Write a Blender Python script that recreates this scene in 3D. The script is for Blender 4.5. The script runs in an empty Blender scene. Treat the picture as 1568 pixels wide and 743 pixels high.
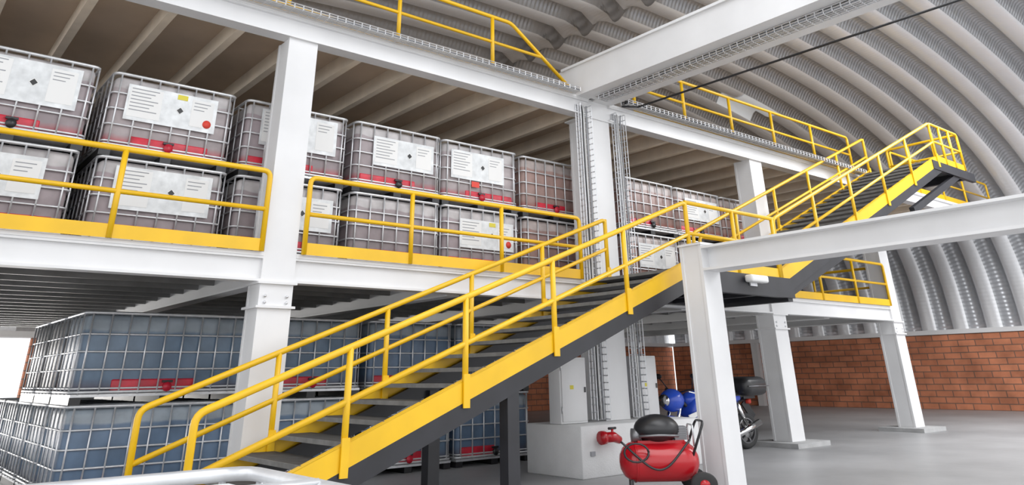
import bpy, bmesh, math, random
from mathutils import Vector, Matrix
random.seed(7)
scene = bpy.context.scene
V = Vector

# ------------------------------------------------------------ materials
def mat(name, col, rough=0.5, metal=0.0, var=0.0, vscale=3.0, bump=0.0, bscale=40.0, emit=None, estr=0.0, spec=None):
    m = bpy.data.materials.new(name); m.use_nodes = True
    nt = m.node_tree; b = nt.nodes['Principled BSDF']
    b.inputs['Base Color'].default_value = (*col, 1)
    b.inputs['Roughness'].default_value = rough
    b.inputs['Metallic'].default_value = metal
    if spec is not None: b.inputs['Specular IOR Level'].default_value = spec
    tc = nt.nodes.new('ShaderNodeTexCoord')
    if var > 0:
        n = nt.nodes.new('ShaderNodeTexNoise'); n.inputs['Scale'].default_value = vscale; n.inputs['Detail'].default_value = 6
        r = nt.nodes.new('ShaderNodeValToRGB')
        r.color_ramp.elements[0].position = 0.3; r.color_ramp.elements[1].position = 0.7
        r.color_ramp.elements[0].color = (*[c*(1-var) for c in col], 1)
        r.color_ramp.elements[1].color = (*[min(1, c*(1+var)) for c in col], 1)
        nt.links.new(tc.outputs['Object'], n.inputs['Vector']); nt.links.new(n.outputs['Fac'], r.inputs['Fac'])
        nt.links.new(r.outputs['Color'], b.inputs['Base Color'])
    if bump > 0:
        n2 = nt.nodes.new('ShaderNodeTexNoise'); n2.inputs['Scale'].default_value = bscale
        bp = nt.nodes.new('ShaderNodeBump'); bp.inputs['Strength'].default_value = bump; bp.inputs['Distance'].default_value = 0.02
        nt.links.new(tc.outputs['Object'], n2.inputs['Vector']); nt.links.new(n2.outputs['Fac'], bp.inputs['Height'])
        nt.links.new(bp.outputs['Normal'], b.inputs['Normal'])
    if emit:
        b.inputs['Emission Color'].default_value = (*emit, 1); b.inputs['Emission Strength'].default_value = estr
    return m

def bottle(name, base, top, bottom, level=0.98):
    """blow-moulded bottle: tinted contents below the liquid level, paler empty plastic above, sediment at the bottom"""
    m = bpy.data.materials.new(name); m.use_nodes = True
    nt = m.node_tree; b = nt.nodes['Principled BSDF']
    tc = nt.nodes.new('ShaderNodeTexCoord'); sp = nt.nodes.new('ShaderNodeSeparateXYZ')
    nt.links.new(tc.outputs['Object'], sp.inputs[0])
    n = nt.nodes.new('ShaderNodeTexNoise'); n.inputs['Scale'].default_value = 2.5; n.inputs['Detail'].default_value = 5
    nt.links.new(tc.outputs['Object'], n.inputs['Vector'])
    a = nt.nodes.new('ShaderNodeMath'); a.operation = 'MULTIPLY_ADD'; a.inputs[1].default_value = 0.10; 
    nt.links.new(n.outputs['Fac'], a.inputs[0]); nt.links.new(sp.outputs['Z'], a.inputs[2])
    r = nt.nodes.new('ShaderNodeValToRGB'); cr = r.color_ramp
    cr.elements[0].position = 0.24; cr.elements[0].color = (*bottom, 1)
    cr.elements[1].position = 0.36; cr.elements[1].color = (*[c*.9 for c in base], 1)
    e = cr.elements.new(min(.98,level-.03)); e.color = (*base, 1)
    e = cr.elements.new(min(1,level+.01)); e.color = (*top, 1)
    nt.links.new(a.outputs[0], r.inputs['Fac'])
    n2 = nt.nodes.new('ShaderNodeTexNoise'); n2.inputs['Scale'].default_value = 4; n2.inputs['Detail'].default_value = 3
    nt.links.new(tc.outputs['Object'], n2.inputs['Vector'])
    rr = nt.nodes.new('ShaderNodeValToRGB'); rr.color_ramp.elements[0].color=(.72,.72,.72,1); rr.color_ramp.elements[1].color=(1,1,1,1); rr.color_ramp.elements[1].position=.65; rr.color_ramp.elements[0].position=.35
    nt.links.new(n2.outputs['Fac'], rr.inputs['Fac'])
    mx = nt.nodes.new('ShaderNodeMix'); mx.data_type='RGBA'; mx.blend_type='MULTIPLY'; mx.inputs[0].default_value=1
    nt.links.new(r.outputs['Color'], mx.inputs[6]); nt.links.new(rr.outputs['Color'], mx.inputs[7])
    nt.links.new(mx.outputs[2], b.inputs['Base Color'])
    b.inputs['Roughness'].default_value = 0.33
    return m

YEL = mat('yellow_paint', (0.84, 0.48, 0.003), 0.42, var=0.08, vscale=2)
WHT = mat('white_steel_paint', (0.76, 0.76, 0.765), 0.5, var=0.05, vscale=1.2)
CREAM = mat('cream_joist_paint', (0.84, 0.72, 0.57), 0.6, var=0.08)
BLK = mat('black_steel_paint', (0.014, 0.014, 0.018), 0.45, var=0.3)
TREAD = mat('grey_tread', (0.040, 0.040, 0.040), 0.7, var=0.3, vscale=8)
NOSE = mat('tread_nosing', (0.16, 0.16, 0.155), 0.6, var=0.2, vscale=8)
GALV = mat('galvanised_steel', (0.70, 0.71, 0.73), 0.38, 0.6, var=0.1, vscale=10)
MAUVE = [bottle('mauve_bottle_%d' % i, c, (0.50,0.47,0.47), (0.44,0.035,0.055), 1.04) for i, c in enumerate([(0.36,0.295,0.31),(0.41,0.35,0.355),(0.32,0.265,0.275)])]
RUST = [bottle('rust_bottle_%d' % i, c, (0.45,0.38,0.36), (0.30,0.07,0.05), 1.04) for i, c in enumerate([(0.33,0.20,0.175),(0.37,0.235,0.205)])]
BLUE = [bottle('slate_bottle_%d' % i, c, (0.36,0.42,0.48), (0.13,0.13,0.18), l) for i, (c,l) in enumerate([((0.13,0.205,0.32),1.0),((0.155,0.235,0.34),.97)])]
DARKT = bottle('dark_brown_bottle', (0.07,0.06,0.065), (0.2,0.2,0.2), (0.06,0.03,0.03), .97)
WPL = mat('white_plastic', (0.72, 0.74, 0.74), 0.4)
RED = mat('red_residue', (0.52, 0.010, 0.03), 0.4, var=0.3, vscale=6)
REDP = mat('red_enamel', (0.45, 0.006, 0.012), 0.22, var=0.05)
PLATE = mat('label_plate', (0.70, 0.72, 0.73), 0.4, 0.15, var=0.18, vscale=7)
LBLW = mat('label_paper', (0.80, 0.80, 0.79), 0.6)
LBLG = mat('label_print', (0.30, 0.31, 0.33), 0.7)
LBLY = mat('label_yellow', (0.7, 0.6, 0.05), 0.6)
LBLR = mat('label_red', (0.7, 0.05, 0.03), 0.6)
LBLGR = mat('label_green', (0.25, 0.55, 0.12), 0.6)
BLKP = mat('black_plastic', (0.015, 0.015, 0.017), 0.35)
RUB = mat('rubber', (0.02, 0.02, 0.02), 0.8)
CHR = mat('chrome', (0.7, 0.7, 0.7), 0.15, 1.0)
ENG = mat('engine_alloy', (0.22, 0.22, 0.23), 0.4, 0.7)
BIKE = mat('blue_bodywork', (0.025, 0.08, 0.55), 0.2)
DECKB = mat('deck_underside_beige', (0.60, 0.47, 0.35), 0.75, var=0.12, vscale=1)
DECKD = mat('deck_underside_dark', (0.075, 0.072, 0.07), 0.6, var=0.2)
JGREY = mat('joist_grey', (0.27, 0.265, 0.26), 0.5, 0.3, var=0.15)
CARD = mat('cardboard', (0.4, 0.26, 0.14), 0.8, var=0.1)
REDPIPE = mat('oxide_red_pipe', (0.25, 0.04, 0.03), 0.5)
SKYL = mat('translucent_sheet', (0.80, 0.83, 0.85), 0.5, emit=(0.93, 0.97, 1.0), estr=0.15)
WHBLK = mat('white_plaster', (0.76, 0.76, 0.76), 0.8, var=0.05, vscale=3, bump=0.2)
PADM = mat('pad_concrete', (0.40, 0.40, 0.40), 0.9, var=0.15, bump=0.3)

def concrete():
    m = bpy.data.materials.new('concrete_floor'); m.use_nodes = True; nt = m.node_tree; b = nt.nodes['Principled BSDF']
    tc = nt.nodes.new('ShaderNodeTexCoord')
    n = nt.nodes.new('ShaderNodeTexNoise'); n.inputs['Scale'].default_value = 0.35; n.inputs['Detail'].default_value = 10; n.inputs['Roughness'].default_value = 0.65
    r = nt.nodes.new('ShaderNodeValToRGB')
    r.color_ramp.elements[0].position = 0.3; r.color_ramp.elements[1].position = 0.72
    r.color_ramp.elements[0].color = (0.235, 0.235, 0.24, 1); r.color_ramp.elements[1].color = (0.38, 0.38, 0.385, 1)
    nt.links.new(tc.outputs['Object'], n.inputs['Vector']); nt.links.new(n.outputs['Fac'], r.inputs['Fac'])
    nt.links.new(r.outputs['Color'], b.inputs['Base Color'])
    b.inputs['Roughness'].default_value = 0.42
    n2 = nt.nodes.new('ShaderNodeTexNoise'); n2.inputs['Scale'].default_value = 12
    bp = nt.nodes.new('ShaderNodeBump'); bp.inputs['Strength'].default_value = 0.12
    nt.links.new(tc.outputs['Object'], n2.inputs['Vector']); nt.links.new(n2.outputs['Fac'], bp.inputs['Height']); nt.links.new(bp.outputs['Normal'], b.inputs['Normal'])
    return m
FLOOR = concrete()

def brick():
    m = bpy.data.materials.new('clay_brick'); m.use_nodes = True; nt = m.node_tree; b = nt.nodes['Principled BSDF']
    uv = nt.nodes.new('ShaderNodeUVMap')
    bt = nt.nodes.new('ShaderNodeTexBrick')
    bt.inputs['Color1'].default_value = (0.70, 0.25, 0.125, 1); bt.inputs['Color2'].default_value = (0.52, 0.175, 0.085, 1)
    bt.inputs['Mortar'].default_value = (0.22, 0.12, 0.085, 1)
    bt.inputs['Scale'].default_value = 1.0; bt.inputs['Brick Width'].default_value = 0.62; bt.inputs['Row Height'].default_value = 0.22
    bt.inputs['Mortar Size'].default_value = 0.018
    nt.links.new(uv.outputs['UV'], bt.inputs['Vector'])
    n = nt.nodes.new('ShaderNodeTexNoise'); n.inputs['Scale'].default_value = 1.3; n.inputs['Detail'].default_value = 5
    nt.links.new(uv.outputs['UV'], n.inputs['Vector'])
    r = nt.nodes.new('ShaderNodeValToRGB'); r.color_ramp.elements[0].color=(.6,.6,.6,1); r.color_ramp.elements[0].position=.35; r.color_ramp.elements[1].position=.65
    nt.links.new(n.outputs['Fac'], r.inputs['Fac'])
    mx = nt.nodes.new('ShaderNodeMix'); mx.data_type = 'RGBA'; mx.blend_type = 'MULTIPLY'; mx.inputs[0].default_value = 1
    nt.links.new(bt.outputs['Color'], mx.inputs[6]); nt.links.new(r.outputs['Color'], mx.inputs[7])
    nt.links.new(mx.outputs[2], b.inputs['Base Color'])
    bp = nt.nodes.new('ShaderNodeBump'); bp.inputs['Strength'].default_value = 0.5; bp.inputs['Distance'].default_value = 0.02
    bp.invert = True
    nt.links.new(bt.outputs['Fac'], bp.inputs['Height']); nt.links.new(bp.outputs['Normal'], b.inputs['Normal'])
    b.inputs['Roughness'].default_value = 0.85
    return m
BRICK = brick()

def roofmat(name, crimp, cols, metal=.5, rough=.36):
    m = bpy.data.materials.new(name); m.use_nodes = True; nt = m.node_tree; b = nt.nodes['Principled BSDF']
    uv = nt.nodes.new('ShaderNodeUVMap')
    if crimp:
        w = nt.nodes.new('ShaderNodeTexWave'); w.wave_type = 'BANDS'; w.bands_direction = 'X'; w.inputs['Scale'].default_value = 2.2
        nt.links.new(uv.outputs['UV'], w.inputs['Vector'])
        bp = nt.nodes.new('ShaderNodeBump'); bp.inputs['Strength'].default_value = crimp; bp.inputs['Distance'].default_value = 0.03
        nt.links.new(w.outputs['Fac'], bp.inputs['Height']); nt.links.new(bp.outputs['Normal'], b.inputs['Normal'])
    n = nt.nodes.new('ShaderNodeTexNoise'); n.inputs['Scale'].default_value = 0.6; n.inputs['Detail'].default_value = 4
    r = nt.nodes.new('ShaderNodeValToRGB'); r.color_ramp.elements[0].color = (*cols[0], 1); r.color_ramp.elements[1].color = (*cols[1], 1)
    nt.links.new(uv.outputs['UV'], n.inputs['Vector']); nt.links.new(n.outputs['Fac'], r.inputs['Fac']); nt.links.new(r.outputs['Color'], b.inputs['Base Color'])
    b.inputs['Metallic'].default_value = metal; b.inputs['Roughness'].default_value = rough
    return m
ROOF = roofmat('zinc_sheet_pan', .10, ((.76,.77,.79),(.90,.91,.93)), .3, .33)
ROOF_RIB_SHADE = roofmat('zinc_crimped_rib_shade_tone', .5, ((.38,.39,.41),(.50,.51,.53)), .4, .36)  # crimped ribs; shade inside the rib cavity is put into this darker colour

# ------------------------------------------------------------ mesh builder
class MB:
    def __init__(s): s.v=[]; s.f=[]; s.m=[]; s.sm=[]; s.mats=[]
    def mi(s, m):
        if m not in s.mats: s.mats.append(m)
        return s.mats.index(m)
    def add(s, vs, fs, m, smooth=False):
        o=len(s.v); k=s.mi(m); s.v+= [tuple(v) for v in vs]
        for f in fs: s.f.append(tuple(i+o for i in f)); s.m.append(k); s.sm.append(smooth)
    def box(s, lo, hi, m, M=None):
        x0,y0,z0=lo; x1,y1,z1=hi
        vs=[V(p) for p in [(x0,y0,z0),(x1,y0,z0),(x1,y1,z0),(x0,y1,z0),(x0,y0,z1),(x1,y0,z1),(x1,y1,z1),(x0,y1,z1)]]
        if M: vs=[M@v for v in vs]
        s.add(vs,[(0,3,2,1),(4,5,6,7),(0,1,5,4),(1,2,6,5),(2,3,7,6),(3,0,4,7)],m)
    def rbox(s, lo, hi, m, r=0.05, seg=3, M=None):
        bm=bmesh.new(); bmesh.ops.create_cube(bm,size=1)
        for v in bm.verts:
            v.co=V([(lo[i]+hi[i])/2+v.co[i]*(hi[i]-lo[i]) for i in range(3)])
        bmesh.ops.bevel(bm,geom=list(bm.edges),offset=r,segments=seg,profile=0.5,affect='EDGES')
        bm.verts.index_update()
        vs=[(M@v.co if M else v.co.copy()) for v in bm.verts]
        fs=[tuple(v.index for v in f.verts) for f in bm.faces]; bm.free()
        s.add(vs,fs,m,True)
    def beam(s, p, q, w, h, m, up=V((0,0,1))):
        p=V(p);q=V(q);t=(q-p).normalized(); side=t.cross(up).normalized(); u=side.cross(t)
        vs=[]
        for c in (p,q):
            for a,b in ((-1,-1),(1,-1),(1,1),(-1,1)): vs.append(c+side*w/2*a+u*h/2*b)
        s.add(vs,[(0,1,2,3),(7,6,5,4),(0,4,5,1),(1,5,6,2),(2,6,7,3),(3,7,4,0)],m)
    def tube(s, pts, r, m, n=8, closed=False):
        pts=[V(p) for p in pts]; N=len(pts); rings=[]
        up=None
        for i in range(N):
            if closed: a=pts[i-1]; b=pts[(i+1)%N]
            else: a=pts[max(0,i-1)]; b=pts[min(N-1,i+1)]
            t1=(pts[i]-a); t2=(b-pts[i])
            t1 = t1.normalized() if t1.length>1e-9 else t2.normalized()
            t2 = t2.normalized() if t2.length>1e-9 else t1
            t=(t1+t2).normalized()
            if up is None: up=V((0,0,1)) if abs(t.z)<0.9 else V((0,1,0))
            u=(up-t*up.dot(t)).normalized(); w=t.cross(u); up=u
            rr=r[i] if isinstance(r,(list,tuple)) else r
            rings.append([pts[i]+(u*math.cos(2*math.pi*k/n)+w*math.sin(2*math.pi*k/n))*rr for k in range(n)])
        vs=[v for ring in rings for v in ring]; fs=[]
        M=N if closed else N-1
        for i in range(M):
            j=(i+1)%N
            for k in range(n): fs.append((i*n+k,i*n+(k+1)%n,j*n+(k+1)%n,j*n+k))
        if not closed:
            fs.append(tuple(range(n-1,-1,-1))); fs.append(tuple((N-1)*n+k for k in range(n)))
        s.add(vs,fs,m,n>4)
    def lathe(s, c, axis, prof, m, n=20):
        c=V(c); t=V(axis).normalized(); u=(V((0,0,1)) if abs(t.z)<0.9 else V((1,0,0))); u=(u-t*u.dot(t)).normalized(); w=t.cross(u)
        vs=[];fs=[]
        for (a,r) in prof:
            for k in range(n):
                vs.append(c+t*a+(u*math.cos(2*math.pi*k/n)+w*math.sin(2*math.pi*k/n))*max(r,1e-4))
        for i in range(len(prof)-1):
            for k in range(n): fs.append((i*n+k,i*n+(k+1)%n,(i+1)*n+(k+1)%n,(i+1)*n+k))
        s.add(vs,fs,m,True)
    def ell(s, c, rad, m, M=None, n=16, h=10, zmin=-1):
        vs=[];fs=[]
        for i in range(h+1):
            ph=-math.pi/2+math.pi*i/h
            for k in range(n):
                a=2*math.pi*k/n
                p=V((rad[0]*math.cos(ph)*math.cos(a),rad[1]*math.cos(ph)*math.sin(a),rad[2]*max(zmin,math.sin(ph))))
                if M: p=M@p
                vs.append(V(c)+p)
        for i in range(h):
            for k in range(n): fs.append((i*n+k,i*n+(k+1)%n,(i+1)*n+(k+1)%n,(i+1)*n+k))
        s.add(vs,fs,m,True)
    def mesh(s, name):
        me=bpy.data.meshes.new(name); me.from_pydata(s.v,[],s.f)
        for m in s.mats: me.materials.append(m)
        me.polygons.foreach_set('material_index',s.m); me.polygons.foreach_set('use_smooth',s.sm)
        me.update(); return me
    def obj(s, name, loc=(0,0,0), rot=(0,0,0), parent=None, scale=(1,1,1)):
        o=bpy.data.objects.new(name,s.mesh(name)); scene.collection.objects.link(o)
        o.location=loc; o.rotation_euler=rot; o.scale=scale
        if parent: o.parent=parent
        return o
def empty(name, loc=(0,0,0), rot=(0,0,0)):
    e=bpy.data.objects.new(name,None); scene.collection.objects.link(e); e.location=loc; e.rotation_euler=rot; e.empty_display_size=0.2; return e
def fillet(pts, r=0.12, n=4, closed=False):
    pts=[V(p) for p in pts]; out=[]; N=len(pts)
    for i,p in enumerate(pts):
        if not closed and i in (0,N-1): out.append(p); continue
        a=(pts[i-1]-p); b=(pts[(i+1)%N]-p); d=min(r,a.length*.45,b.length*.45)
        A=p+a.normalized()*d; B=p+b.normalized()*d
        for k in range(n+1):
            t=k/n; out.append(A*(1-t)**2+p*2*t*(1-t)+B*t*t)
    return out

# ------------------------------------------------------------ key dimensions
YF=9.93              # front plane of mezzanine
Z1=2.985; Z2=6.50    # deck levels
BH=0.37
COLX=[(4.13,.46),(10.5,.60),(15.95,.50),(21.6,.50)]

# ------------------------------------------------------------ floor, walls
mb=MB(); mb.box((-14,-14,-0.2),(60,60,0),FLOOR); mb.obj('floor')

def uvwall(name, p0, p1, z0, z1, thick, holes=None):
    p0=V((p0[0],p0[1],0)); p1=V((p1[0],p1[1],0)); L=(p1-p0).length; t=(p1-p0)/L; nrm=V((-t.y,t.x,0))
    segs=[(0,L,z0,z1)] if not holes else holes
    vs=[];fs=[];uvs=[]
    for (a,b,c,d) in segs:
        q=[p0+t*a+V((0,0,c)),p0+t*b+V((0,0,c)),p0+t*b+V((0,0,d)),p0+t*a+V((0,0,d))]
        q2=[x+nrm*thick for x in q]; al=q+q2; o=len(vs); vs+=al
        uvp=[(a,c),(b,c),(b,d),(a,d)]*2
        for f in [(0,1,2,3),(7,6,5,4),(0,4,5,1),(1,5,6,2),(2,6,7,3),(3,7,4,0)]:
            fs.append(tuple(i+o for i in f)); uvs+= [uvp[i] for i in f]
    me=bpy.data.meshes.new(name); me.from_pydata(vs,[],fs); ul=me.uv_layers.new(name='UVMap')
    for i,u in enumerate(uvs): ul.data[i].uv=u
    me.materials.append(BRICK); o=bpy.data.objects.new(name,me); scene.collection.objects.link(o); return o
WX=33.0; WY=27.0; ZS=2.65
uvwall('wall_right',(WX,WY),(WX,-2),0,ZS,0.3)
uvwall('wall_back',(-6,WY+.3),(WX+.3,WY+.3),0,ZS,0.3,holes=[(0,3.0,0,ZS),(10.0,39.3,0,ZS)])
mb=MB(); mb.box((WX-.06,-2,ZS),(WX+.34,WY,ZS+.16),WHT); mb.box((-6,WY-.05,ZS),(WX-.1,WY+.65,ZS+.16),WHT); mb.obj('trim_ring_beam')
mb=MB()
for y in (2.,8.7,15.3,22.): mb.box((WX-.24,y-.16,0),(WX-.01,y+.16,ZS-.01),WHT)
mb.obj('trim_wall_pilasters')
mb=MB(); mb.tube([(WX-.5,20.6,0),(WX-.5,20.6,2.95)],.12,REDPIPE); mb.obj('downpipe')

# ------------------------------------------------------------ vaulted roof
XC=14.;AA=19.+.15;BB=7.85;EX=2.6
def arc():
    pts=[]
    N=72
    for i in range(N+1):
        th=math.pi*i/N
        c=math.cos(th); s_=math.sin(th)
        x=XC+AA*math.copysign(abs(c)**(2/EX),c); z=ZS+.16+BB*abs(s_)**(2/EX)
        pts.append((x,z))
    return pts
AR=arc()
def resample(p,n):
    L=[0]
    for i in range(1,len(p)): L.append(L[-1]+math.dist(p[i],p[i-1]))
    out=[];j=0
    for k in range(n+1):
        t=L[-1]*k/n
        while j<len(L)-2 and L[j+1]<t: j+=1
        u=(t-L[j])/(L[j+1]-L[j]); out.append((p[j][0]*(1-u)+p[j+1][0]*u,p[j][1]*(1-u)+p[j+1][1]*u,t))
    return out
AR=resample(AR,90)
PITCH=1.2
PROF=[(0,.06),(.08,.015),(.17,0),(.26,0),(.35,.015),(.43,.06),(.50,.16),(.56,.28),(.62,.36),(.70,.40),(.80,.40),(.87,.34),(.93,.22)]
def roof_strip(name, y0, npan, mtl, i0=0, i1=90, off=0.0, mtl2=None):
    ys=[]
    for p in range(npan):
        for (a,h) in PROF: ys.append((y0+(p+a)*PITCH,h))
    ys.append((y0+npan*PITCH,.06))
    vs=[];uv=[]
    for i in range(i0,i1+1):
        x,z,t=AR[i]; a=AR[max(0,i-1)]; b=AR[min(90,i+1)]
        tx,tz=b[0]-a[0],b[1]-a[1]; l=math.hypot(tx,tz); nx,nz=tz/l,-tx/l
        if nz<0 and abs(nz)>1e-3 : nx,nz=-nx,-nz
        if x>XC and nx<0: nx,nz=-nx,-nz
        if x<XC and nx>0: nx,nz=-nx,-nz
        for (y,h) in ys: vs.append((x+nx*(h+off),y,z+nz*(h+off))); uv.append((t,y))
    W=len(ys); fs=[(r*W+c,r*W+c+1,(r+1)*W+c+1,(r+1)*W+c) for r in range(i1-i0) for c in range(W-1)]
    me=bpy.data.meshes.new(name); me.from_pydata(vs,[],fs); ul=me.uv_layers.new(name='UVMap')
    for lp in me.loops: ul.data[lp.index].uv=uv[lp.vertex_index]
    me.materials.append(mtl)
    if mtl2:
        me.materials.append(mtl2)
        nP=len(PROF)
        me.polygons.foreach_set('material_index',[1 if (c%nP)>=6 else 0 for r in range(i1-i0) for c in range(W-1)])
    me.polygons.foreach_set('use_smooth',[True]*len(fs))
    o=bpy.data.objects.new(name,me); scene.collection.objects.link(o)
    return o
roof_strip('ceiling_vault',-3,25,ROOF,0,74,mtl2=ROOF_RIB_SHADE)
for k,(p,i0,i1) in enumerate([(14,25,29),(5,46,62),(3,46,62),(1,30,62)]):
    roof_strip('glowing_roof_strip_%d'%(k+1),-3+p*PITCH,1,SKYL,i0,i1,off=-0.02)  # first is a translucent roof sheet; the rest are unseen glowing strips added for light
mb=MB()
xs=[-5+.5*i for i in range(int((WX+5)/.5)+1)]
def vz(x): return ZS+.16+BB*max(0,1-abs((x-XC)/AA)**EX)**(1/EX)
for i in range(len(xs)-1):
    a,b=xs[i],xs[i+1]; da=0.0 if i%2 else .12; db=.12 if i%2 else 0
    mb.add([(a,WY+.1+da,ZS+.16),(b,WY+.1+db,ZS+.16),(b,WY+.1+db,vz(b)),(a,WY+.1+da,vz(a))],[(0,1,2,3)],GALV)
mb.obj('wall_gable')

# ------------------------------------------------------------ columns
def column(x,w,ztop,y=YF,base=True,z0=0.0,splice=True):
    mb=MB(); h=w/2; d=w*.9
    mb.box((x-h,y,z0),(x+h,y+.05,ztop),WHT); mb.box((x-h,y+d-.05,z0),(x+h,y+d,ztop),WHT)
    mb.box((x-h+.012,y+.05,z0),(x+h-.012,y+d-.05,ztop),WHT)
    if splice:
        for zz in (Z1-BH-.03,Z1-BH-.33):
            mb.box((x-h-.04,y-.04,zz),(x+h+.04,y+d+.04,zz+.03),WHT)
        for sx in (-1,1):
            for zz in (.06,.14): mb.tube([(x+sx*(h-.08),y-.02,Z1-BH-.12-zz),(x+sx*(h-.08),y+.02,Z1-BH-.12-zz)],.02,GALV,6)
    if base:
        mb.box((x-h-.12,y-.12,z0),(x+h+.12,y+d+.12,z0+.1),PADM)
    return mb
for i,(x,w) in enumerate(COLX):
    m=column(x,w,Z2-BH,z0=0.72 if i==1 else 0.0,base=False)
    if i>=2: m.box((x-.62,YF-.35,0),(x+.62,YF+.8,.09),PADM)
    if i==1: 
        m.box((x-.30,YF,Z2-BH),(x+.30,YF+.5,Z2+.0),WHT)
        m.box((x-.42,YF-.03,Z2-BH-.03),(x+.42,YF+.55,Z2-BH),WHT)
    m.obj('steel_column')
for x,w in COLX: column(x,.4,Z2-BH-.1,y=20.6,base=True,splice=False).obj('steel_column')

# ------------------------------------------------------------ mezzanine decks
def ibx(mb,x0,x1,y,z0,z1,m,w=.22):
    mb.box((x0,y+.05,z0+.03),(x1,y+.10,z1-.03),m); mb.box((x0,y,z0),(x1,y+w,z0+.03),m); mb.box((x0,y,z1-.03),(x1,y+w,z1),m)
def iby(mb,x,y0,y1,z0,z1,m,w=.2):
    mb.box((x-.02,y0,z0+.025),(x+.02,y1,z1-.025),m); mb.box((x-w/2,y0,z0),(x+w/2,y1,z0+.025),m); mb.box((x-w/2,y0,z1-.025),(x+w/2,y1,z1),m)
mb=MB()
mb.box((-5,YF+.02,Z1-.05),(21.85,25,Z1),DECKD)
segs=[(-5,3.90),(4.36,10.2),(10.8,15.7),(16.2,21.35)]
for a,b in segs: ibx(mb,a,b,YF-.0,Z1-BH,Z1-.05,WHT)
for a,b in segs: mb.box((a,YF-.01,Z1-.05),(b,YF+.22,Z1+.0),WHT)
for x in (-2.4,.8,4.13,7.3,10.5,13.2,15.95,18.8,21.6): iby(mb,x,YF+.45,25,Z1-BH,Z1-.05,WHT,.24)
y=YF+.9
while y<25:
    mb.box((-5,y,Z1-.2),(21.8,y+.05,Z1-.05),JGREY); y+=.75
mb.obj('mezzanine_floor_lower')
mb=MB()
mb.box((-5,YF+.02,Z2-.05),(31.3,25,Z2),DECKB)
for a,b in [(-5,10.2),(10.8,31.3)]: ibx(mb,a,b,YF-.05,Z2-BH,Z2-.05,WHT,.26); mb.box((a,YF-.06,Z2-.05),(b,YF+.22,Z2),WHT)
x=-4.6
while x<31:
    mb.box((x-.03,YF+.2,Z2-.30),(x+.03,25,Z2-.05),CREAM); mb.box((x-.03,YF+.2,Z2-.32),(x+.09,25,Z2-.30),CREAM); x+=.98
for y in (20.6,): ibx(mb,-5,31,y,Z2-BH-.1,Z2-.32,CREAM)
mb.obj('mezzanine_floor_upper')

# big cross girder from the centre column towards the camera side
mb=MB()
gx0,gx1=9.85,10.85
mb.box((gx0,-2,Z2+.02),(gx0+.06,YF+.4,Z2+.60),WHT); mb.box((gx1-.3,-2,Z2+.06),(gx1-.24,YF+.3,Z2+.60),WHT)
mb.box((gx0-.0,-2,Z2-.03),(gx0+.34,YF+.3,Z2+.02),WHT); mb.box((gx1-.5,-2,Z2-.03),(gx1,YF+.3,Z2+.06),WHT)
mb.box((gx0-.05,-2,Z2+.58),(gx1,YF+.3,Z2+.63),WHT)
yy=-1.5
while yy<YF: mb.box((gx0+.3,yy,Z2-.02),(gx1-.45,yy+.12,Z2+.02),WHT); yy+=1.6
mb.obj('roof_girder')
mb=MB(); mb.tube([(11.2,YF-.5,Z2-.1),(11.6,4,Z2+.0),(12.0,-2,Z2+.1)],.022,BLKP,6); mb.tube([(10.9,YF-.3,Z2-.1),(11.2,YF-.5,Z2-.1)],.022,BLKP,6); mb.obj('power_cable')

# ------------------------------------------------------------ cable trays
def tray(mb,p,q,w,d,side,out,step=.14,r=.010,m=GALV,cables=True):
    p=V(p);q=V(q);t=(q-p).normalized(); s=V(side).normalized(); o=V(out).normalized()
    for a in (0,.25,.5,.75,1):
        mb.tube([p+s*w*(a-.5),q+s*w*(a-.5)],r,m,4)
    for sg in (-.5,.5):
        for dd in (.5,1): mb.tube([p+s*w*sg+o*d*dd,q+s*w*sg+o*d*dd],r,m,4)
    L=(q-p).length; n=int(L/step)
    for i in range(n+1):
        c=p+t*(L*i/n)
        mb.tube([c+s*w*-.5+o*d,c-s*w*.5,c+s*w*.5,c+s*w*.5+o*d],r,m,4)
    if cables:
        for k in range(4):
            off=(k-1.5)*w*.2; pts=[]
            for i in range(int(L/.6)+2):
                c=p+t*min(L,i*.6); pts.append(c+s*(off+random.uniform(-.02,.02))+o*(.03+.02*(k%2)))
            mb.tube(pts,.014,BLKP if k==1 else LBLG if k!=2 else LBLW,5)
mb=MB()
tray(mb,(10.0,YF-.02,.75),(10.0,YF-.02,Z2-.2),.30,.14,(1,0,0),(0,-1,0),step=.11)
tray(mb,(11.0,YF-.02,.75),(11.0,YF-.02,Z2-.2),.26,.14,(1,0,0),(0,-1,0),step=.11)
mb.obj('cable_tray_riser')
mb=MB()
tray(mb,(-2,YF-.2,Z2-.02),(9.75,YF-.2,Z2-.02),.18,.08,(0,1,0),(0,0,1))
mb.obj('cable_tray')
mb=MB()
tray(mb,(10.25,YF-.4,Z2-.14),(10.25,-1,Z2-.14),.24,.09,(1,0,0),(0,0,1))
mb.obj('cable_tray')
mb=MB()
tray(mb,(11.1,YF-.22,Z2+.0),(21,YF-.22,Z2+.0),.2,.09,(0,1,0),(0,0,1))
for k in range(4): mb.tube([(11.1,YF-.29+.05*k,Z2+.04+.02*(k%2)),(16,YF-.27+.05*k,Z2+.05),(20.9,YF-.29+.05*k,Z2+.04)],.03,BLKP,6)
mb.obj('cable_tray')

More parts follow.
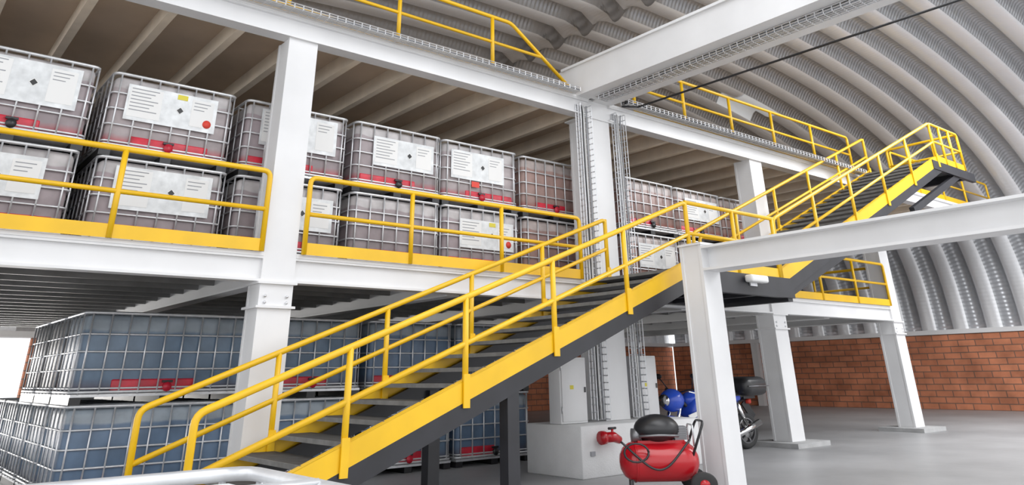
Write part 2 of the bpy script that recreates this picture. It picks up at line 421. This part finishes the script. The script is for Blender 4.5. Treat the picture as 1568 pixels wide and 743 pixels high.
# ------------------------------------------------------------ guard railings
def rail_run(mb,p,q,posts,h=1.07,mid=.55,toe=.16,r=.036,ends=(True,True)):
    p=V(p);q=V(q);t=(q-p).normalized(); z=V((0,0,1))
    path=[]
    if ends[0]: path.append(p+z*0)
    path+= [p+z*h,q+z*h]
    if ends[1]: path.append(q)
    mb.tube(fillet(path,.1),r,YEL,10)
    mb.tube([p+z*mid,q+z*mid],r*.85,YEL,8)
    L=(q-p).length
    for a in posts:
        c=p+t*a; mb.tube([c,c+z*h],r,YEL,8)
    if toe: mb.beam(p+z*(toe/2),q+z*(toe/2),.012,toe,YEL)
yr=YF-.05
def level_rail(x0,x1,y,z,posts,ends=(True,True),**k):
    m=MB(); rail_run(m,(x0,y,z),(x1,y,z),[a-x0 for a in posts],ends=ends,**k); return m
level_rail(-4.8,3.84,yr,Z1,[-3.4,-1.6,.2,1.98]).obj('guard_railing')
level_rail(4.44,9.75,yr,Z1,[6.15,7.92]).obj('guard_railing')
m=level_rail(16.3,21.3,yr,Z1,[17.9,19.6]); rail_run(m,(21.75,YF+.6,Z1),(21.75,17.2,Z1),[1.7,3.4,5.1]); m.obj('guard_railing')
m=level_rail(13.3,15.6,yr,Z1,[14.4]); m.obj('guard_railing')
m=MB(); 
m.tube(fillet([(-4.8,yr,Z2+1.1),(8.2,yr,Z2+1.1),(9.7,yr,Z2+.1)],.1),.036,YEL,10)
m.tube([(-4.8,yr,Z2+.58),(8.95,yr,Z2+.58)],.03,YEL,8)
for x in (-2.1,-.1,1.9,3.8,5.74,7.75): m.tube([(x,yr,Z2),(x,yr,Z2+1.1)],.036,YEL,8)
m.beam((-4.8,yr,Z2+.07),(9.75,yr,Z2+.07),.012,.14,YEL); m.obj('guard_railing')
level_rail(11.6,20.8,yr,Z2,[13.3,15.1,16.9,18.8]).obj('guard_railing')
level_rail(23.4,30.8,yr,Z2,[25,26.8,28.6]).obj('guard_railing')

# ------------------------------------------------------------ staircase
YN,YR=7.8,9.66
stair=empty('staircase')
def flight(x0,z0,x1,z1,n,tag,posts):
    sl=(z1-z0)/(x1-x0)
    fr=MB()
    for y in (YN,YR):
        a=V((x0,y,z0)); b=V((x1,y,z1)); t=(b-a).normalized(); up=V((-t.z,0,t.x)); s=-1 if y==YN else 1
        fr.beam(a+up*.02,b+up*.02,.02,.22,YEL,up=up)
        fr.beam(a+up*.13+V((0,-s*.03,0)),b+up*.13+V((0,-s*.03,0)),.08,.012,YEL,up=up)
        fr.beam(a-up*.19+V((0,-s*.04,0)),b-up*.19+V((0,-s*.04,0)),.10,.20,BLK,up=up)
    fr.obj('stringers_'+tag,parent=stair)
    st=MB()
    for i in range(n):
        z=z0+(z1-z0)*(i+1)/n-.04; x=x0+(x1-x0)*(i+.5)/n; g=(x1-x0)/n
        st.box((x-g*.5-.03,YN+.03,z-.035),(x+g*.5,YR-.03,z),TREAD)
        st.box((x-g*.5-.035,YN+.03,z-.045),(x-g*.5-.02,YR-.03,z+.002),NOSE)
    st.obj('steps_'+tag,parent=stair)
    return sl
s1=flight(2.35,0,10.2,Z1,17,'lower',None)
s2=flight(12.8,Z1,21.3,Z2,20,'upper',None)
hr=MB()
H=1.06;R=.037
def inc_rail(y,x0,z0,x1,z1,xs):
    sl=(z1-z0)/(x1-x0); f=lambda x:z0+(x-x0)*sl
    a=xs[0]; b=xs[-1]
    path=[(a,y,f(a)),(a,y,f(a)+H),(b,y,f(b)+H),(b,y,f(b))]
    hr.tube(fillet(path,.1),R,YEL,10)
    hr.tube([(a,y,f(a)+.53),(b,y,f(b)+.53)],R*.85,YEL,8)
    for x in xs[1:]: hr.tube([(x,y,f(x)-.1),(x,y,f(x)+H)],R,YEL,8); hr.beam((x,y-.03,f(x)-.16),(x,y-.03,f(x)+.2),.09,.02,YEL,up=V((0,1,0)))
xs1=[2.6,4.15,5.68,7.14,8.62,10.2]
inc_rail(YN,2.35,0,10.2,Z1,xs1)
inc_rail(YR,2.35,0,10.2,Z1,xs1)
rail_run(hr,(10.2,YN,Z1),(12.8,YN,Z1),[1.3,2.55],ends=(False,False),h=H)
xs2=[12.8,14.4,16.1,17.8,19.5,21.3]
inc_rail(YN,12.8,Z1,21.3,Z2,xs2)
inc_rail(YR,12.8,Z1,21.3,Z2,xs2)
rail_run(hr,(21.3,YN,Z2),(23.1,YN,Z2),[.6,1.2],h=H)
rail_run(hr,(23.1,YN,Z2),(23.1,YF-.1,Z2),[.7,1.4],h=H)
hr.obj('handrails',parent=stair)
ld=MB()
ld.box((10.2,YN,Z1-.04),(12.8,YF-.03,Z1),TREAD)
ld.box((10.15,YN-.03,Z1-.34),(13.1,YN+.09,Z1-.0),BLK); ld.box((10.1,YR,Z1-.34),(13.1,YR+.12,Z1-.045),BLK)
for x in (10.2,11.1,12.0,12.95): ld.box((x-.06,YN+.09,Z1-.34),(x+.06,YR,Z1-.045),BLK)
ld.box((21.3,YN,Z2-.04),(23.1,YF-.08,Z2),TREAD)
ld.box((20.9,YN-.03,Z2-.26),(23.6,YN+.08,Z2-.02),BLK); ld.box((20.9,YR,Z2-.26),(23.3,YR+.1,Z2-.045),BLK)
ld.box((22.98,YN+.08,Z2-.26),(23.1,YR,Z2-.045),BLK); ld.box((21.3,YN+.08,Z2-.26),(21.42,YR,Z2-.045),BLK)
for y in (YN+.08,YR-.08):
    zt=(6.4-2.35)*s1-.3
    ld.box((6.32,y-.08,0),(6.50,y+.08,zt+.03),BLK); ld.box((6.22,y-.16,0),(6.6,y+.16,.03),BLK)
    ld.beam((13.0,y,Z1-.25),(15.9,y+.0,Z1+.85),.12,.16,BLK)
    ld.beam((19.2,y,Z2-1.55),(22.6,y,Z2-.2),.12,.16,BLK)
ld.box((12.9,YN+.0,Z1-.4),(13.05,YF+.1,Z1-.2),BLK)
ld.obj('landings_and_supports',parent=stair)
fl=MB(); fl.rbox((11.55,YN-.21,Z1-.15),(12.05,YN-.05,Z1-.03),LBLW,.03,2); fl.box((11.7,YN-.06,Z1-.2),(11.9,YN-.035,Z1-.05),GALV); fl.obj('floodlight')

# ------------------------------------------------------------ front portal column and beam
mb=MB(); cx,cy=9.70,7.08; w=.40
mb.box((cx-w/2,cy-.02,0),(cx+w/2,cy+.03,3.20),WHT); mb.box((cx-w/2,cy+.33,0),(cx+w/2,cy+.38,3.20),WHT); mb.box((cx-w/2+.012,cy+.03,0),(cx+w/2-.012,cy+.33,3.20),WHT)
mb.box((cx-w/2-.02,cy-.04,3.20),(cx+w/2+.02,cy+.4,3.23),WHT)
mb.box((cx-.2,-4,3.14),(cx+.2,cy-.02,3.175),WHT); mb.box((cx-.2,-4,2.82),(cx+.2,cy-.02,2.855),WHT); mb.box((cx-.03,-4,2.855),(cx+.03,cy-.02,3.14),WHT)
mb.box((cx-w/2,-4.4,0),(cx+w/2,-4.0,3.20),WHT)
mb.obj('portal_frame')

# ------------------------------------------------------------ IBC totes
def tote_mesh(name,w,d,h,pm,var,redw=.46):
    mb=MB(); W=w/2; D=d/2
    for x in (-W+.08,0,W-.08): mb.box((x-.07,-D+.02,0),(x+.07,D-.02,.09),BLKP if var!=9 else WPL)
    mb.box((-W+.01,-D+.01,.09),(W-.01,D-.01,.125),GALV)
    mb.rbox((-W+.035,-D+.035,.13),(W-.035,D-.035,h-.035),pm,.09,3)
    mb.lathe((0,0,h-.05),(0,0,1),[(0,.14),(.05,.14),(.055,.12),(.06,.0)],BLKP if pm is not WPL else WPL,14)
    r=.0135
    loop=lambda z,rr=r: mb.tube(fillet([(-W+.012,-D+.012,z),(W-.012,-D+.012,z),(W-.012,D-.012,z),(-W+.012,D-.012,z)],.09,3,True),rr,GALV,6,True)
    for z in (.15,.35,.54,.73): loop(h*z+.02)
    loop(h-.02,.022); loop(.15,.02)
    nx=max(6,int(w/.26)); ny=max(4,int(d/.28))
    for i in range(nx+1):
        x=-W+.1+(w-.2)*i/nx
        for y in (-D+.006,D-.006): mb.tube([(x,y,.12),(x,y,h-.02)],r*.95,GALV,5)
    for i in range(ny+1):
        y=-D+.1+(d-.2)*i/ny
        for x in (-W+.006,W-.006): mb.tube([(x,y,.12),(x,y,h-.02)],r*.95,GALV,5)
    for y in (-D*.35,D*.35): mb.tube([(-W+.02,y,h-.01),(W-.02,y,h-.01)],.016,GALV,6)
    yf=-D
    if var!=9:
        a=[-.44,-.30,-.42,-.2][var%4]*w
        mb.rbox((a,yf+.018,.135),(a+w*redw,yf+.06,.135+.17),RED,.02,2)
        mb.tube([(.0,yf+.10,.2),(.0,yf-.015,.2)],.05,BLKP,10); mb.tube([(.0,yf-.01,.2),(.0,yf-.03,.2)],.062,RED if var%2 else BLKP,10)
        mb.beam((-.07,yf-.0,.27),(.07,yf-.0,.27),.03,.03,BLKP)
    yl=yf-.006
    P=[(-.36,.38,.42,.90),(-.38,.34,.44,.87),(-.30,.40,.40,.82),(-.40,.30,.42,.86)][var%4]
    if var in (0,1,2,3,6,7):
        x0,x1,z0,z1=P[0]*w,P[1]*w,P[2]*h,P[3]*h
        mb.box((x0,yl-.006,z0),(x1,yl,z1),PLATE)
        mb.box((x0+.03,yl-.009,z0+.05),(x0+w*.27,yl-.006,z1-.03),LBLW)
        for k in range(7): mb.box((x0+.05,yl-.011,z1-.06-.05*k),(x0+w*.24-.05*(k%3),yl-.009,z1-.047-.05*k),LBLG)
        cxl=(x0+x1)/2+.06*w; cz=(z0+z1)/2-.0
        s_=.058; mb.add([(cxl-s_,yl-.009,cz),(cxl,yl-.009,cz-s_),(cxl+s_,yl-.009,cz),(cxl,yl-.009,cz+s_)],[(0,1,2,3)],LBLW)
        s_=.046; mb.add([(cxl-s_,yl-.011,cz),(cxl,yl-.011,cz-s_),(cxl+s_,yl-.011,cz),(cxl,yl-.011,cz+s_)],[(0,1,2,3)],BLKP)
        mb.box((x1-.36,yl-.009,z0+.06),(x1-.05,yl-.006,z1-.05),LBLW)
        for k in range(3): mb.box((x1-.33,yl-.011,z1-.10-.05*k),(x1-.10-.04*k,yl-.009,z1-.088-.05*k),LBLG)
        if var in (1,6): mb.tube([(x1-.12,yl-.014,z0+.12),(x1-.12,yl-.006,z0+.12)],.06,LBLR,14); mb.box((cxl-.06,yl-.012,z1-.09),(cxl+.08,yl-.008,z1-.02),LBLY)
        if var==3: mb.box((x0+.1,yl-.012,z1-.11),(x0+.5,yl-.008,z1-.01),LBLGR)
        if var==7: mb.box((cxl-.25,yl-.012,z0-.12),(cxl-.08,yl-.008,z0-.02),LBLR)
    return mb.mesh(name)
def put(me,x,y,z,rz=0.0):
    o=bpy.data.objects.new('ibc_tote',me); scene.collection.objects.link(o); o.location=(x,y,z); o.rotation_euler=(0,0,rz); return o
TH=1.165
UW,UD=1.70,1.6
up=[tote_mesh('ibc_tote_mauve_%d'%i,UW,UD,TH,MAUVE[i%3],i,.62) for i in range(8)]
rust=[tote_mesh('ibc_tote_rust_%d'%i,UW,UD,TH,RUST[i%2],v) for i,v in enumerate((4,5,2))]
# order is (lower,upper) per stack from the left
order=[3,0,3,0,0,1,2,0,5,2,6,7,2,0,0,0,4,2,1,0]
upx=[-1.08,.76,2.66,4.50,6.34,8.10,9.92,12.75,14.5,16.25]
for xi,x in enumerate(upx):
    for row in range(3):
        if x>11 and row>1: continue
        for t in range(2):
            v=order[(xi*2+t)%len(order)] if row==0 else random.randrange(4,6)
            me=rust[(xi*2+t+row)%3] if x>9.5 else up[v]
            put(me,x+random.uniform(-.02,.02),10.62+UD/2+row*1.72+(random.uniform(0,.05)),Z1+.001+t*(TH+.002),random.uniform(-.012,.012))
LD=1.24
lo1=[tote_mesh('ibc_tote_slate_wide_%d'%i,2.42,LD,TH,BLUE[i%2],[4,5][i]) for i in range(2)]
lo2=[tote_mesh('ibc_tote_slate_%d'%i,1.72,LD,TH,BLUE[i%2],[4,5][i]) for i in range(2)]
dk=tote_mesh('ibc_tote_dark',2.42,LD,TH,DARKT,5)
for row in range(6):
    for t in range(2):
        if t==1 and row>2: continue
        yb=12.0+LD/2+row*(LD+.05)
        put(dk if (row in(1,2) and t==1) else lo1[(row+t)%2],2.33+1.21,yb,.001+t*(TH+.002))
        for j,x in enumerate((5.75,7.6,9.42)):
            put(lo2[(row+t+j)%2],x,yb,.001+t*(TH+.002))
fg=tote_mesh('ibc_tote_white',1.75,1.75,1.17,WPL,9)
put(fg,1.2-.875,2.93-.875,0.001)

# ------------------------------------------------------------ pedestal, cabinets, hydrant
mb=MB(); mb.rbox((8.98,9.3,0),(11.9,10.6,.715),WHBLK,.015,1); mb.box((9.15,9.27,.3),(9.24,9.31,.36),LBLG); mb.obj('column_plinth')
def cabinet(x0,x1,y,z0,z1):
    mb=MB(); mb.rbox((x0,y,z0),(x1,y+.28,z1),WHT,.015,2); mb.rbox((x0+.025,y-.022,z0+.03),(x1-.025,y+.0,z1-.03),WHT,.008,1)
    mb.box((x1-.08,y-.035,(z0+z1)/2-.04),(x1-.05,y-.02,(z0+z1)/2+.04),BLKP)
    mb.box((x0+.2,y-.026,z0+.5),(x0+.28,y-.022,z0+.56),LBLY)
    for z in (z0+.15,z1-.2): mb.tube([(x0+.015,y-.02,z),(x0+.015,y-.02,z+.1)],.012,GALV,6)
    for k in range(3): mb.tube([(x0+.12+.1*k,y+.15,z1-.01),(x0+.12+.1*k,y+.15,z1+.35)],.02,GALV,6)
    mb.obj('electrical_cabinet')
cabinet(9.02,9.62,9.78,.72,1.70); cabinet(11.27,11.85,10.15,.72,1.74)
mb=MB()
mb.tube([(9.48,9.295,.52),(9.48,9.12,.52)],.045,REDP,10); mb.tube([(9.3,9.12,.55),(9.50,9.12,.55),(9.62,9.1,.50)],[.07,.075,.055],REDP,12); mb.tube([(9.22,9.12,.55),(9.3,9.12,.55)],.095,REDP,12)
mb.tube([(9.48,9.12,.56),(9.48,9.12,.66)],.02,REDP,8); mb.tube(fillet([(9.4,9.12,.67),(9.56,9.12,.67)],.01),.018,BLKP,8)
mb.obj('fire_hydrant_valve')
mb=MB(); mb.box((12.2,17.2,0),(13.3,18.2,.9),CARD); mb.box((12.3,17.25,.9),(13.2,18.1,1.7),CARD); mb.box((12.7,17.19,0),(12.78,17.2,.9),LBLW); mb.box((12.7,17.24,.9),(12.78,17.25,1.7),LBLW); mb.obj('cardboard_boxes')

# ------------------------------------------------------------ air compressor
mb=MB()
mb.lathe((-.46,0,.42),(1,0,0),[(0,0),(.01,.10),(.05,.19),(.12,.25),(.2,.27),(.72,.27),(.80,.25),(.87,.19),(.91,.10),(.92,0)],REDP,28)
mb.tube([(-.30,-.0,.42),(-.285,0,.42)],.275,REDP,28)
mb.box((-.25,-.12,.66),(.30,.12,.70),REDP)
mb.ell((.0,0,.85),(.27,.23,.20),BLKP,n=20,h=14); mb.tube([(-.2,0,.76),(-.30,0,.76)],.10,ENG,14)
mb.tube(fillet([(-.24,-.16,.76),(.0,-.235,.78),(.22,-.17,.76)],.1),.018,ENG,8)
mb.box((.20,-.07,.70),(.34,.07,.88),ENG); 
for k in range(5): mb.box((.185,-.085,.73+.03*k),(.355,.085,.74+.03*k),ENG)
mb.tube(fillet([(.36,-.2,.5),(.52,-.2,.95),(.52,.2,.95),(.36,.2,.5)],.08),.016,BLKP,8)
mb.tube(fillet([(.40,-.14,.62),(.40,-.14,.9),(.40,.14,.9),(.40,.14,.62)],.05),.012,GALV,8)
for y in (-.27,.27):
    mb.lathe((.44,y-.04,.15),(0,1,0),[(0,0),(0,.07),(0,.14),(.02,.15),(.06,.15),(.08,.14),(.08,.07),(.08,0)],RUB,24)
    mb.tube([(.44,y-.05,.15),(.44,y+.05,.15)],.055,REDP,14)
mb.tube([(.44,-.25,.15),(.44,.25,.15)],.014,GALV,8); mb.box((.36,-.12,.14),(.48,.12,.2),BLKP)
mb.beam((-.34,-.1,.0),(-.34,-.1,.2),.05,.02,BLKP,up=V((1,0,0))); mb.beam((-.34,.1,0),(-.34,.1,.2),.05,.02,BLKP,up=V((1,0,0)))
hp=[]
for i in range(26):
    a=i/25; hp.append((-.46+.8*a,-.20-.10*math.sin(math.pi*a),.70-.34*math.sin(math.pi*a)+.02*math.sin(9*a)))
mb.tube(hp,.014,BLKP,7)
hp=[( -.30+.14*math.cos(t), -.28, .56+.12*math.sin(t)) for t in [i*.4 for i in range(17)]]
mb.tube(hp,.013,BLKP,7)
mb.obj('air_compressor',loc=(8.74,7.58,0.0),rot=(0,0,math.radians(-38)),scale=(1.15,1.08,.89))
# ------------------------------------------------------------ motorcycle (front towards -X)
def motorcycle(loc,rz):
    root=empty('motorcycle',loc,(0,0,rz)); S=1.3; root.scale=(1.45,1.3,1.12)
    def wheel(x,name):
        mb=MB(); R=.30
        mb.lathe((x,-.055,R+.0),(0,1,0),[(.01,.21),(0,.25),(.015,.285),(.055,.30),(.095,.285),(.11,.25),(.10,.21)],RUB,32)
        mb.lathe((x,-.045,R),(0,1,0),[(.0,.19),(.0,.215),(.09,.215),(.09,.19),(0,.19)],ENG,32)
        for k in range(6):
            a=k*math.pi/3; mb.beam((x+.03*math.cos(a),0,R+.03*math.sin(a)),(x+.2*math.cos(a),0,R+.2*math.sin(a)),.03,.03,ENG,up=V((0,1,0)))
        mb.tube([(x,-.07,R),(x,.07,R)],.04,ENG,12); mb.tube([(x,-.062,R),(x,-.056,R)],.12,CHR,24)
        mb.obj(name,parent=root)
    F=-.66*S; B=.70*S
    wheel(F,'front_wheel'); wheel(B,'rear_wheel')
    mb=MB()
    for y in (-.09,.09):
        mb.tube([(F,y,.30),(F+.24,y,.92)],[.03,.022],CHR,10)
        mb.tube([(B,y*1.3,.30),(.12*S,y*1.2,.36)],.024,BLK,8)
        mb.tube([(B-.12,y*1.4,.40),(B-.30,y*1.4,.78)],.032,CHR,10)
    mb.tube([(F+.24,0,.9),(-.15,0,.55),(.1,0,.32),(.35,0,.35),(.42,0,.7)],.03,BLK,8)
    mb.tube([(F+.2,0,.82),(.0,0,.74),(.42,0,.72),(B+.1,0,.82)],.028,BLK,8)
    mb.obj('frame_and_fork',parent=root)
    mb=MB()
    mb.rbox((-.20,-.13,.28),(.26,.13,.50),ENG,.05,2); mb.beam((-.12,0,.45),(-.02,0,.68),.2,.18,ENG,up=V((0,1,0)))
    for k in range(6): mb.beam((-.17+.02*k,-.0,.50+.03*k),(-.02+.02*k,0,.48+.03*k),.27,.01,BLK,up=V((0,0,1)))
    for y in (-.13,.13): mb.tube([(.02,y,.38),(.02,y*1.15,.38)],.09,ENG,18)
    mb.tube(fillet([(-.16,-.08,.6),(-.3,-.13,.40),(-.1,-.17,.22),(.35,-.19,.25),(.62,-.2,.34)],.1),.022,CHR,10)
    mb.tube([(.40,-.2,.26),(.98,-.23,.44)],[.05,.055],CHR,14)
    mb.tube([(-.05,-.12,.24),(-.05,-.26,.24)],.018,RUB,8); mb.tube([(-.05,.12,.24),(-.05,.26,.24)],.018,RUB,8)
    mb.tube([(.1,.14,.26),(.2,.32,.01)],.014,BLK,8)
    mb.obj('engine_and_exhaust',parent=root)
    mb=MB()
    Mx=Matrix.Rotation(math.radians(8),3,'Y')
    mb.ell((-.16,0,.83),(.34,.17,.16),BIKE,M=Mx,n=20,h=12); mb.tube([(-.2,0,.97),(-.2,0,1.0)],.04,CHR,12)
    mb.rbox((-.62,-.18,.50),(-.18,.18,.82),BIKE,.10,4,M=Matrix.Rotation(math.radians(14),4,'Y')@Matrix.Translation((-.0,0,-.03)))
    mb.beam((-.62,-.182,.60),(-.25,-.20,.70),.012,.07,LBLW); 
    mb.rbox((.34,-.12,.70),(.86,.12,.84),BIKE,.05,3,M=Matrix.Rotation(math.radians(-7),4,'Y'))
    vs=[];fs=[];n=12
    for i in range(n+1):
        a=math.radians(25+125*i/n)
        for y,rr in ((-.075,.31),(-.05,.335),(.05,.335),(.075,.31)): vs.append((F+rr*math.cos(a),y,.30+rr*math.sin(a)))
    for i in range(n):
        for j in range(3): fs.append((i*4+j,i*4+j+1,(i+1)*4+j+1,(i+1)*4+j))
    mb.add(vs,fs,BIKE,True)
    mb.ell((F+.12,0,.86),(.18,.17,.18),BIKE,n=18); mb.tube([(F-.04,0,.86),(F-.065,0,.86)],[.10,.095],CHR,18)
    mb.obj('bodywork',parent=root)
    mb=MB()
    mb.rbox((.10,-.14,.79),(.52,.14,.89),BLKP,.045,3); mb.rbox((.48,-.12,.84),(.90,.12,.95),BLKP,.045,3)
    mb.rbox((B-.24,-.32,.88),(B+.34,.32,1.20),BLKP,.12,4); mb.tube(fillet([(B-.22,-.322,1.04),(B+.32,-.322,1.04)],.01),.01,ENG,6)
    mb.box((B-.1,-.12,.83),(B+.2,.12,.89),BLK); mb.rbox((B+.10,-.07,.74),(B+.17,.07,.82),LBLR,.02,2)
    mb.beam((B+.05,0,.78),(B+.26,0,.50),.14,.02,BLKP,up=V((0,1,0)))
    mb.obj('seat_and_top_box',parent=root)
    mb=MB()
    hx=F+.27
    mb.tube(fillet([(hx+.16,-.36,.98),(hx+.04,-.22,1.03),(hx,0,.97),(hx+.04,.22,1.03),(hx+.16,.36,.98)],.08),.014,BLK,8)
    for s_ in (-1,1):
        mb.tube([(hx+.05,s_*.25,1.03),(hx+.16,s_*.36,.98)],.021,RUB,8)
        mb.tube([(hx+.05,s_*.22,1.03),(hx-.02,s_*.30,1.20)],.009,BLK,6); mb.ell((hx-.02,s_*.33,1.23),(.02,.075,.045),BLKP)
        mb.beam((hx-.0,s_*.2,.99),(hx+.08,s_*.36,.94),.01,.015,CHR)
    mb.obj('handlebars',parent=root)
motorcycle((13.4,10.3,0),math.radians(3))

# ------------------------------------------------------------ world, light
w=bpy.data.worlds.new('World'); scene.world=w; w.use_nodes=True
bg=w.node_tree.nodes['Background']; bg.inputs[0].default_value=(0.96,0.975,1.0,1); bg.inputs[1].default_value=1.65
def area(name,loc,size,sy,e,rot,col=(1,1,1)):
    l=bpy.data.lights.new(name,'AREA'); l.shape='RECTANGLE'; l.size=size; l.size_y=sy; l.energy=e; l.color=col
    o=bpy.data.objects.new(name,l); scene.collection.objects.link(o); o.location=loc; o.rotation_euler=rot
area('vault_fill',(6,2,10.2),12,9,1100,(0,0,0),(0.97,0.98,1))  # added fill lamp under the vault, lifts the dark areas; no skylight here
area('vault_fill_right',(22,3.5,9.4),10,8,1900,(0,0,0),(0.97,0.98,1))  # second added fill, brightens the floor and its bounce onto the roof
area('back_door_daylight',(1.5,26.8,1.4),6,2.4,550,(math.radians(-90),0,0),(1,.97,.92))
scene.view_settings.view_transform='Standard'
scene.view_settings.exposure=0.12
scene.view_settings.gamma=1.08

# ------------------------------------------------------------ camera
cam=bpy.data.cameras.new('camera'); co=bpy.data.objects.new('camera',cam); scene.collection.objects.link(co)
r=V((.7759,-.6306,-.0143)).normalized(); f=V((.5773,.7008,.4191)); f=(f-r*f.dot(r)).normalized(); u=r.cross(f)
M=Matrix(((r.x,u.x,-f.x,0),(r.y,u.y,-f.y,0),(r.z,u.z,-f.z,1.45),(0,0,0,1)))
co.matrix_world=M
cam.sensor_width=36; cam.lens=1131.9/1568*36; cam.shift_x=.00344; cam.shift_y=-.204
cam.clip_start=.05; cam.clip_end=300
scene.camera=co
